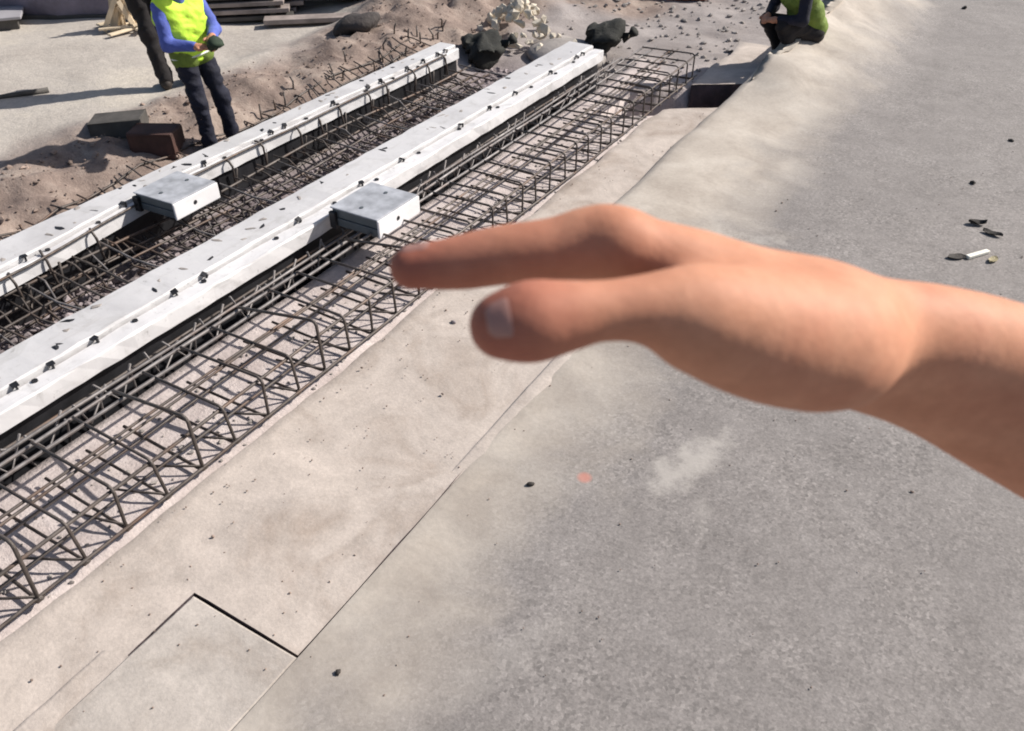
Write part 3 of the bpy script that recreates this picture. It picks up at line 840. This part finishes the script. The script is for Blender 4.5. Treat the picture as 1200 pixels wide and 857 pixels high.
    if 'vest' in wear:
        vt = torso(.026)
        blob('vest', vt, h, .10, M[wear['vest']], t, 3, .024)
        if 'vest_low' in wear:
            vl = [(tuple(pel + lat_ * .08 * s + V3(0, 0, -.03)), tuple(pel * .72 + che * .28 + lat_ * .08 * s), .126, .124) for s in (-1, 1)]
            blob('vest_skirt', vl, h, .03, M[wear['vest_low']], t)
            for zz in (-.02,):
                ring = MB()
                c = pel + V3(0, 0, zz); ring.tube([tuple(c + lat_ *   .198 * math.cos(a) + fwd * .130 * math.sin(a)) for a in np.linspace(0, 2 * math.pi, 33)], .012, 6, False)
                ring.build('reflective_strip', M['strip'], t, True)
    hc = head + V3(0, 0, .035) - fwd * .012
    blob('hair', [(tuple(hc - fwd * .03 - V3(0, 0, .03)), tuple(hc + V3(0, 0, .015)), .088, .092)], h, .02, M['hair'], t, 3)
    for s in (-1, 1):
        m = MB(); v, f = ico(2); m.add((v * .011 + (head + fwd * .098 + lat_ * .034 * s + V3(0, 0, .012))).tolist(), f); m.build('eye', M['black'], t, True)
    m = MB(); m.tube([tuple(head + fwd * .094 + lat_ * x - V3(0, 0, .066)) for x in (-.022, 0, .022)], [.004, .007, .004], 6); m.build('mouth', M['brick'], t, True)
    return t

# worker in the bright vest: forearms forward with something dark in the hands
wz = ground_z(-5.42, 4.40)
person('worker in bright yellow-green vest and blue sleeves standing beside the narrower beam', (-5.36, 4.40, wz - .03), R(-4),
       dict(pelvis=(-.02, 0, .90), chest=(-.02, 0, 1.20), neck=(.04, 0, 1.39), head=(.12, 0, 1.54),
            shoulderR=(.0, -.19, 1.31), shoulderL=(.0, .19, 1.31), elbowR=(.06, -.26, 1.03), elbowL=(.10, .22, 1.03), wristR=(.28, -.14, 1.00), wristL=(.32, .02, 1.04),
            hipR=(-.02, -.09, .86), hipL=(-.02, .09, .86), kneeR=(.02, -.12, .47), kneeL=(.03, .12, .47), ankleR=(.0, -.13, .09), ankleL=(.0, .14, .09)),
       dict(trousers='navy', shirt='blue', vest='neon', vest_low='olive'), size=.87, lean=(3.5, -4.5))  # olive lower vest: shade on the bright cloth put into its colour
m = MB(); m.rock((0, 0, 0), (.10, .065, .05), 5, 2, .2)
gl = m.build('work_gloves', M['glove'], None, True); gl.location = (-5.07, 4.29, wz + .87)
tag(gl, 'dark green gloves held in the hands of the bright vest worker', 'gloves')

# person in black behind the worker
dz = ground_z(-6.45, 4.95)
person('person all in black standing behind the bright vest worker', (-6.50, 4.98, dz), R(150),
       dict(pelvis=(0, 0, .92), chest=(.02, 0, 1.25), neck=(.03, 0, 1.44), head=(.06, 0, 1.60),
            shoulderR=(.02, -.20, 1.38), shoulderL=(.02, .20, 1.38), elbowR=(-.02, -.26, 1.10), elbowL=(-.02, .26, 1.10), wristR=(.20, -.06, 1.0), wristL=(.20, .08, 1.02),
            hipR=(0, -.09, .88), hipL=(0, .09, .88), kneeR=(.03, -.09, .48), kneeL=(.02, .09, .48), ankleR=(0, -.10, .09), ankleL=(0, .10, .09)),
       dict(trousers='blackcloth', shirt='blackcloth', vest='blackcloth', vest_low='blackcloth'), lean=(-5, 8))

# person at the far end of the trench, squatting behind the raised deck edge
person('person in dark trousers and green vest squatting at the far end behind the deck edge', (-1.95, 9.0, -.05), R(226),
       dict(pelvis=(-.20, 0, .42), chest=(.02, 0, .74), neck=(.13, 0, .93), head=(.22, 0, 1.07), fwd=(1, 0, 0),
            shoulderR=(.06, -.20, .84), shoulderL=(.06, .20, .84), elbowR=(.10, -.28, .56), elbowL=(.10, .28, .56), wristR=(.26, -.10, .53), wristL=(.26, .10, .53),
            hipR=(-.18, -.10, .38), hipL=(-.18, .10, .38), kneeR=(.22, -.15, .47), kneeL=(.22, .15, .47), ankleR=(.0, -.14, .09), ankleL=(.0, .14, .09)),
       dict(trousers='blackcloth', shirt='navy', vest='olive'))

# ---- the outstretched hand and forearm
HAND = {
    'index': [(-0.0229, 0.2804, 2.5292, 0.0138), (-0.0597, 0.2608, 2.543, 0.0138), (-0.091, 0.2451, 2.5543, 0.0125), (-0.107, 0.236, 2.5563, 0.0118), (-0.1269, 0.2218, 2.5551, 0.0106), (-0.1446, 0.21, 2.5519, 0.0096), (-0.1598, 0.2008, 2.55, 0.0077)],
    'middle': [(-0.0235, 0.2916, 2.5208, 0.0138), (-0.0627, 0.2744, 2.534, 0.014), (-0.0962, 0.2608, 2.5459, 0.0125), (-0.1325, 0.2381, 2.5477, 0.01), (-0.1526, 0.2246, 2.5441, 0.0092), (-0.1653, 0.2171, 2.5408, 0.0074)],
    'ring': [(-0.0235, 0.3079, 2.5096, 0.014), (-0.0638, 0.2899, 2.5209, 0.013), (-0.099, 0.2777, 2.5322, 0.0118), (-0.1361, 0.2627, 2.5316, 0.009), (-0.1581, 0.2514, 2.5268, 0.0082), (-0.1741, 0.2432, 2.5233, 0.0066)],
    'little': [(-0.0221, 0.3196, 2.4988, 0.0135), (-0.0624, 0.3034, 2.5089, 0.012), (-0.0967, 0.2937, 2.5207, 0.01), (-0.1269, 0.2851, 2.5212, 0.008), (-0.1457, 0.2775, 2.5168, 0.0072), (-0.1575, 0.2717, 2.5132, 0.0058)],
    'thumb': [(-0.0274, 0.2596, 2.5302, 0.0205), (-0.0471, 0.2362, 2.5431, 0.0178), (-0.0639, 0.2164, 2.555, 0.0132), (-0.0813, 0.1984, 2.5594, 0.0096), (-0.0932, 0.187, 2.5594, 0.0114), (-0.0999, 0.1812, 2.5589, 0.0127), (-0.1067, 0.1763, 2.5579, 0.0104)],
    'thenar': [(-0.0187, 0.2692, 2.522, 0.02), (-0.0388, 0.2441, 2.5334, 0.0184), (-0.0594, 0.2232, 2.5465, 0.013)],
    'arm': [(-0.0317, 0.2783, 2.5211, 0.019), (-0.015, 0.2952, 2.516, 0.0208), (0.0124, 0.3212, 2.5058, 0.0225), (0.0523, 0.3499, 2.4837, 0.027), (0.1384, 0.3882, 2.4367, 0.034), (0.2929, 0.4555, 2.3607, 0.04), (0.361, 0.4815, 2.3285, 0.04)],
    'arm2': [(-0.0315, 0.2967, 2.4989, 0.0195), (-0.0124, 0.3101, 2.4931, 0.0205), (0.0188, 0.3339, 2.4779, 0.0245), (0.0625, 0.3602, 2.4522, 0.03), (0.1515, 0.3996, 2.4079, 0.038), (0.3116, 0.4714, 2.3333, 0.044), (0.3827, 0.498, 2.2997, 0.042)],
    'palm': [(-0.0396, 0.2831, 2.5219, 0.019), (-0.0696, 0.2659, 2.5322, 0.015)],
    'knuckle': [(-0.0992, 0.2402, 2.5592, 0.0105), (-0.1039, 0.2402, 2.5606, 0.0085), (-0.1081, 0.2378, 2.5599, 0.0075)],
}
NAILN = (.30, -.60, .74)

def spline(c, n=6):
    c = np.array(c, float); q = np.vstack([2 * c[0] - c[1], c, 2 * c[-1] - c[-2]]); out = []
    for i in range(1, len(q) - 2):
        for s in range(n):
            u = s / n
            out.append(.5 * (2 * q[i] + (q[i + 1] - q[i - 1]) * u + (2 * q[i - 1] - 5 * q[i] + 4 * q[i + 1] - q[i + 2]) * u * u + (3 * q[i] - q[i - 1] - 3 * q[i + 1] + q[i + 2]) * u ** 3))
    out.append(c[-1])
    return [tuple(x) for x in out]
def hand():
    t = thing('person', 'bare outstretched right hand and forearm reaching over the deck, palm down', 'person', tuple(HAND['arm'][0][:3]))
    base = np.array(HAND['arm'][0][:3])
    # each chain is a smooth tapering tube; the tubes are then blended into one skin
    groups = [(k, chain(spline([tuple(np.array(p[:3]) - base) + (p[3],) for p in c]))) for k, c in HAND.items()]
    every = [q for _, g_ in groups for q in g_]
    h = .0018
    total = None
    for k, g_ in groups:
        vol, lo, _ = field([q + (1e-4,) for q in g_], h, .016, bounds=every)
        kk = {'index': .007, 'middle': .004, 'ring': .004, 'little': .004, 'thumb': .012, 'knuckle': .010}.get(k, .017)
        if total is None: total = vol
        else:
            hh = np.maximum(kk - np.abs(total - vol), 0) / kk
            total = np.minimum(total, vol) - hh * hh * kk * .25
    p, f = surface(total, lo, h)
    p = relax(p, f, 14)
    me = mesh('arm', p, f)
    # redder and darker at finger ends and knuckles
    red = np.zeros(len(p))
    for k in ('index', 'middle', 'ring', 'little', 'thumb'):
        for q, rad, amt in ((-1, .026, .95), (-2, .022, .7), (-3, .020, .45), (2 if k != 'thumb' else 3, .015, .3)):
            c = np.array(HAND[k][q][:3]) - base
            red = np.maximum(red, amt * np.exp(-np.sum((p - c) ** 2, 1) / rad ** 2))
    at = me.attributes.new('red', 'FLOAT', 'POINT'); at.data.foreach_set('value', red.astype(np.float32))
    link('arm', me, M['skin'], t, True)
    from mathutils.bvhtree import BVHTree
    bvh = BVHTree.FromPolygons([tuple(q) for q in p], f)
    def nail(name, a, b, nrm, t0, t1, half):
        """curved plate laid on the finger's own surface"""
        a, b = np.array(a) - base, np.array(b) - base
        ax = (b - a) / np.linalg.norm(b - a); L = np.linalg.norm(b - a)
        nrm = np.array(nrm, float); nrm = nrm - ax * (nrm @ ax); nrm /= np.linalg.norm(nrm); sd_ = np.cross(ax, nrm)
        nu, nv = 11, 11; top = []; bot = []; fs = []
        for i in range(nu):
            u = i / (nu - 1)
            wd = half * (1 - .45 * max(0, (.25 - u) / .25) ** 2 - .35 * max(0, (u - .7) / .3) ** 2)
            c = a + ax * L * (t0 + (t1 - t0) * u)
            for k in range(nv):
                an = (k / (nv - 1) * 2 - 1) * wd
                d = nrm * math.cos(an) + sd_ * math.sin(an)
                h_ = bvh.ray_cast(Vector(c + d * .05), Vector(-d))[0]
                q = np.array(h_) if h_ is not None else c + d * .01
                edge = abs(k / (nv - 1) * 2 - 1) ** 4
                top.append(q + d * (.00035 - .0006 * max(edge, (1 - u) ** 6))); bot.append(q - d * .0012)
        n_ = nu * nv; v = top + bot
        for i in range(nu - 1):
            for k in range(nv - 1):
                q = i * nv + k
                fs.append((q, q + nv, q + nv + 1, q + 1)); fs.append((q + n_, q + n_ + 1, q + n_ + nv + 1, q + n_ + nv))
        rim = [i * nv for i in range(nu)] + [(nu - 1) * nv + k for k in range(1, nv)] + [i * nv + nv - 1 for i in range(nu - 2, -1, -1)] + list(range(nv - 2, 0, -1))
        for q in range(len(rim)):
            r0, r1 = rim[q], rim[(q + 1) % len(rim)]; fs.append((r1, r0, r0 + n_, r1 + n_))
        link(name, mesh(name, v, fs), M['nail'], t, True)
    th, ix = HAND['thumb'], HAND['index']
    nail('thumb_nail', th[-3][:3], th[-1][:3], NAILN, .84, 1.30, .66)
    nail('finger_nail', ix[-2][:3], ix[-1][:3], (-.1, .25, .95), .5, 1.15, .62)
    return t
hand()

# ================================================================== SITE CLUTTER
def gz(x, y): return ground_z(x, y)
# timber blocks by the worker
box_obj_ = None
def timber(name, label, c, size, mat, rz, cat):
    m = MB(); m.box((0, 0, size[2] / 2), size, 0, 0, 0, .012)
    rr = np.random.default_rng(len(label))
    m.v = [tuple(np.array(p) + rr.normal(0, .004, 3)) for p in m.v]
    o = m.build(name, mat); o.location = c; o.rotation_euler = (R(random.uniform(-3, 3)), R(random.uniform(-3, 3)), rz)
    return tag(o, label, cat)
timber('timber_block', 'dark grey timber block lying on the sand left of the vest worker', (-6.10, 4.02, gz(-6.1, 4.0) - .03), (.42, .26, .17), M['darkwood'], R(40), 'timber block')
timber('timber_block', 'reddish brown timber block at the feet of the vest worker', (-5.68, 4.02, gz(-5.65, 4.0) - .05), (.36, .24, .22), M['brown'], R(28), 'timber block')
m = MB(); m.tube([(-7.75, 3.70, gz(-7.75, 3.7) + .012), (-7.62, 4.02, gz(-7.6, 4.0) + .016), (-7.44, 4.30, gz(-7.44, 4.3) + .02)], [.012, .02, .026], 7)
tag(m.build('stick', M['darkwood'], None, True), 'dark stick lying on the pale sand at the left', 'stick')

# covered stack at the top left corner
t = thing('covered_stack', 'purple-grey tarpaulin covered stack at the far left of the sand', 'stack', (-9.75, 6.3, gz(-9.7, 6.3)), R(32))
def cloth_box(sx, sy, sz, amp):
    m = MB(); m.box((0, 0, sz / 2), (sx, sy, sz), 0, 0, 0, .05)
    bm = bmesh.new(); bm.from_mesh(mesh('tmp', m.v, m.f)); bmesh.ops.subdivide_edges(bm, edges=bm.edges[:], cuts=7, use_grid_fill=True)
    v = np.array([tuple(q.co) for q in bm.verts])
    d = fbm(v[:, 0] * 1.2 + v[:, 2], v[:, 1] + v[:, 2] * .3, 2.4, 3) * amp
    for q, dd in zip(bm.verts, d):
        q.co += Vector((q.co.x, q.co.y, q.co.z - sz * .5)).normalized() * float(dd)
    me = bpy.data.meshes.new('tarpaulin'); bm.to_mesh(me); bm.free(); return me
link('tarpaulin', cloth_box(1.9, .9, .62, .10), M['tarp'], t, True)
box_obj('pallet', (0, -.02, .03), (1.94, .96, .06), M['darkwood'], t)
t = thing('flat_sheet', 'pale grey flat sheet with dark edge lying at the left border', 'sheet', (-10.15, 5.15, gz(-10.1, 5.1)), R(52))
box_obj('panel', (0, 0, .12), (1.3, .75, .03), M['sheet'], t); box_obj('batten', (0, -.3, .052), (1.2, .08, .105), M['darkwood'], t); box_obj('batten', (0, .3, .052), (1.2, .08, .105), M['darkwood'], t)

# pale timber offcuts leaning together
t = thing('timber_offcuts', 'small heap of pale timber offcuts leaning together behind the black clad person', 'timber', (-8.40, 5.95, gz(-8.4, 5.95)))
for i in range(15):
    a = random.uniform(0, 6.28); r0 = random.uniform(.08, .24); hh = random.uniform(.25, .6)
    m = MB(); p0 = Vector((r0 * math.cos(a), r0 * math.sin(a), .02)); p1 = Vector((random.uniform(-.07, .07), random.uniform(-.07, .07), hh))
    d = p1 - p0; m.box((0, 0, 0), (.05, .022, d.length), 0, 0, 0, .003)
    o = m.build('offcut', M['palewood'], t); o.location = (p0 + p1) / 2; o.rotation_euler = d.to_track_quat('Z', 'X').to_euler()
for i in range(9):
    a = random.uniform(0, 3.14)
    box_obj('offcut', (random.uniform(-.4, .25), random.uniform(-.25, .2), .02 + .02 * (i % 3)), (random.uniform(.2, .45), .06, .022), M['palewood'], t, a)

# plank stack and grey sheet
t = thing('plank_stack', 'low stack of dark weathered planks behind the vest worker', 'plank stack', (-8.05, 7.15, gz(-8.0, 7.1)), R(42))
for lay in range(4):
    for k in range(4):
        if lay == 3 and k > 1: continue
        box_obj('plank', (random.uniform(-.12, .12), -.42 + .27 * k + random.uniform(-.02, .02), .03 + lay * .075), (1.45 + random.uniform(-.3, .2), .24, .045), M['wood' if (lay + k) % 3 else 'darkwood'], t, R(random.uniform(-2.5, 2.5)))
    if lay < 3:
        for xx in (-.5, .5): box_obj('spacer', (xx, 0, .067 + lay * .075), (.07, 1.05, .028), M['darkwood'], t)
t = thing('sheet_stack', 'pale grey sheets lying on battens beyond the planks', 'sheet stack', (-7.12, 8.22, gz(-7.1, 8.2)), R(35))
for k in range(2):
    box_obj('panel', (.04 * k, .02 * k, .165 + .035 * k), (1.4, 1.1, .03), M['sheet'], t, R(2 * k))
for yy in (-.42, .42): box_obj('batten', (0, yy, .075), (1.35, .09, .148), M['darkwood'], t)
t2 = thing('plank', 'long single dark plank lying on the ground in front of the grey sheets', 'plank', (-6.70, 7.38, gz(-6.7, 7.4)), R(40))
box_obj('board', (0, 0, .035), (1.5, .2, .05), M['wood'], t2, 0); box_obj('end_cleat', (.68, 0, .075), (.08, .19, .028), M['darkwood'], t2)

# boulder, sacks, rubble
def lump(name, label, cat, c, size, mat, seed, n=1, spread=.1, sub=3, rough=.3, group=None):
    m = MB(); rr = random.Random(seed)
    for i in range(n):
        k = 1 if i == 0 else rr.uniform(.35, .7)
        m.rock((rr.uniform(-spread, spread) if i else 0, rr.uniform(-spread, spread) if i else 0, size[2] * .6 * k), tuple(s * k for s in size), seed + i, sub, rough)
    o = m.build(name, mat, None, n == 1); o.location = c
    return tag(o, label, cat, group)
lump('boulder', 'dark brown boulder sitting on the dirt mound beyond the worker', 'boulder', (-6.03, 7.05, gz(-6.03, 7.05) + .02), (.21, .13, .09), M['rock'], 11)
def sack(label, c, size, seed, rz):
    t = thing('sack', label, 'sack', c, rz, 'dark sacks at the beam ends')
    m = MB(); m.rock((0, 0, size[2] * .7), size, seed, 4, .18)
    v = np.array(m.v); v += .07 * fbm(v[:, 0] * 3, v[:, 1] * 3 + v[:, 2] * 4, 3, 5)[:, None]
    link('sacking', mesh('sacking', v, m.f), M['rag'], t, True)
    m = MB(); m.tube([(size[0] * .8, 0, size[2] * .8), (size[0] * 1.1, .02, size[2] * 1.0), (size[0] * 1.3, .0, size[2] * 1.3)], [.06, .03, .06], 9)
    m.build('tied_neck', M['rag'], t, True)
    m = MB(); m.tube([(size[0] * 1.1 + .036 * math.cos(a) * .3, .02 + .036 * math.sin(a), size[2] + .036 * math.cos(a)) for a in np.linspace(0, 6.28, 12)], .007, 5); m.build('tie', M['palewood'], t)
    return t
sack('dark sack slumped at the far end of the narrower beam', (-4.86, 7.62, gz(-4.86, 7.6)), (.27, .20, .15), 21, R(35))
sack('dark sack with pale tie at the far end of the wide beam', (-3.86, 8.55, gz(-3.86, 8.5) + .06), (.26, .20, .17), 33, R(10))
m = MB(); m.rock((0, 0, .02), (.5, .42, .13), 44, 4, .22)
tag(m.build('concrete_lump', M['concrete'], None, True), 'smooth grey concrete lump between the two beam ends', 'concrete lump').location = (-4.33, 8.35, gz(-4.3, 8.3))
t = thing('rubble_heap', 'heap of cream coloured broken blocks past the beam ends', 'rubble heap', (-4.92, 8.50, gz(-4.92, 8.5)))
for i in range(64):
    a = random.uniform(0, 6.28); rr = abs(random.gauss(0, .34)); s = random.uniform(.04, .09)
    m = MB(); m.rock((0, 0, 0), (s, s * random.uniform(.6, 1), s * random.uniform(.5, .8)), 100 + i, 1, .35)
    o = m.build('broken_block', M['palestone'], t)
    o.location = (rr * math.cos(a) * 1.25, rr * math.sin(a) * 1.0, max(.03, .34 * math.exp(-(rr / .34) ** 2)) + random.uniform(-.02, .03)); o.rotation_euler = (random.random() * 3, random.random() * 3, 0)
t = thing('brick_stack', 'stack of reddish bricks at the far end of the trench', 'brick stack', (-4.25, 11.35, gz(-4.2, 11.3)), R(30))
for lay in range(4):
    for k in range(9):
        for q in range(2):
            box_obj('brick', (-.48 + .12 * k + random.uniform(-.008, .008), -.125 + .25 * q + random.uniform(-.01, .01), .04 + .078 * lay), (.105, .235, .07), M['brick'], t, R(random.uniform(-2, 2)), bev=.004)

# small things on the deck
gm = MB(); gr = random.Random(5)
for i in range(420):
    if i % 3: gx, gy, gz_ = gr.uniform(-2.58, -1.6), gr.uniform(.2, 7.2), -.004
    else: gx, gy, gz_ = gr.uniform(-1.55, .6), gr.uniform(.8, 8.0), .004
    if gx > EDGE and gy < 1.12: gz_ = -.002
    if gx > EDGE and gx < JOINT and gy > 4.2: continue
    s = gr.uniform(.0022, .0055) * (1.7 if gr.random() < .1 else 1)
    gm.rock((gx, gy, gz_ + s * .2), (s, s * .8, s * .7), i, 1, .3)
stuff(gm.build('deck_grit', M['clod']))
def deckz(x, y): return .012 * float(fbm(np.array(x), np.array(y), .5, 3)) + .006 * float(fbm(np.array(x), np.array(y), 4, 3))
m = MB(); m.box((0, 0, .013), (.19, .034, .022), 0, 0, 0, .006)
o = m.build('foam_strip', M['foam']); o.location = (.245, 5.62, deckz(.24, 5.6)); o.rotation_euler = (0, 0, R(55))
tag(o, 'short white strip of foam lying on the grey deck', 'scrap')
def scrap(label, x, y, size, mat, rz, seed, name='leaf', cat='leaf'):
    v = []; f = []
    n = 7; rg = np.random.default_rng(seed)
    for i in range(n):
        u = i / (n - 1) * 2 - 1
        wd = size[1] * (1 - u * u) ** .6 + .002
        for s in (-1, 0, 1):
            v.append((u * size[0], s * wd, .006 + size[2] * (abs(s) * .7 + u * u * .5) * rg.uniform(.6, 1.2)))
    for i in range(n - 1):
        for k in range(2): f.append((i * 3 + k, i * 3 + 3 + k, i * 3 + 4 + k, i * 3 + 1 + k))
    b = len(v); v += [(p[0], p[1], p[2] - .003) for p in v]; f += [tuple(b + q for q in g_[::-1]) for g_ in f]
    o = link(name, mesh(name, v, f), mat); o.location = (x, y, deckz(x, y)); o.rotation_euler = (0, 0, rz)
    return tag(o, label, cat)
scrap('curled black scrap of leaf, farther of two beyond the foam strip', .19, 6.10, (.06, .03, .03), M['leaf'], R(20), 1)
scrap('dark curled scrap of leaf, nearer of two beyond the foam strip', .30, 6.00, (.065, .028, .02), M['leaf'], R(-10), 2)
scrap('brown dry leaf touching the left end of the foam strip', .13, 5.52, (.065, .03, .012), M['leaf'], R(40), 3)
scrap('tan scrap beside the right end of the foam strip', .34, 5.60, (.05, .022, .012), M['tan'], R(70), 4)
def pebble(label, x, y, s, seed, z=None, mt='leaf'):
    s *= .75
    m = MB(); m.rock((0, 0, s * .45), (s, s * .75, s * .6), seed, 2, .25)
    o = m.build('pebble', M[mt], None, True); o.location = (x, y, deckz(x, y) if z is None else z); tag(o, label, 'pebble', 'pebbles on the concrete')
pebble('small dark pebble on the grey deck next to the faint red spot', -1.265, 2.32, .02, 1)
pebble('small pale grey pebble on the ledge in front of the thumb tip', -2.30, 3.24, .022, 2, -.01, 'stone')
pebble('dark crumb beside the corner where the slab joints meet', -1.40, 1.135, .017, 3)
pebble('dark pebble nearest the right border, far up the deck', .265, 7.90, .03, 4)
pebble('dark pebble on the deck, between the far pebble and the foam strip', .086, 6.82, .03, 5)
pebble('dark pebble farthest away near the top of the deck', -.63, 12.35, .045, 6)
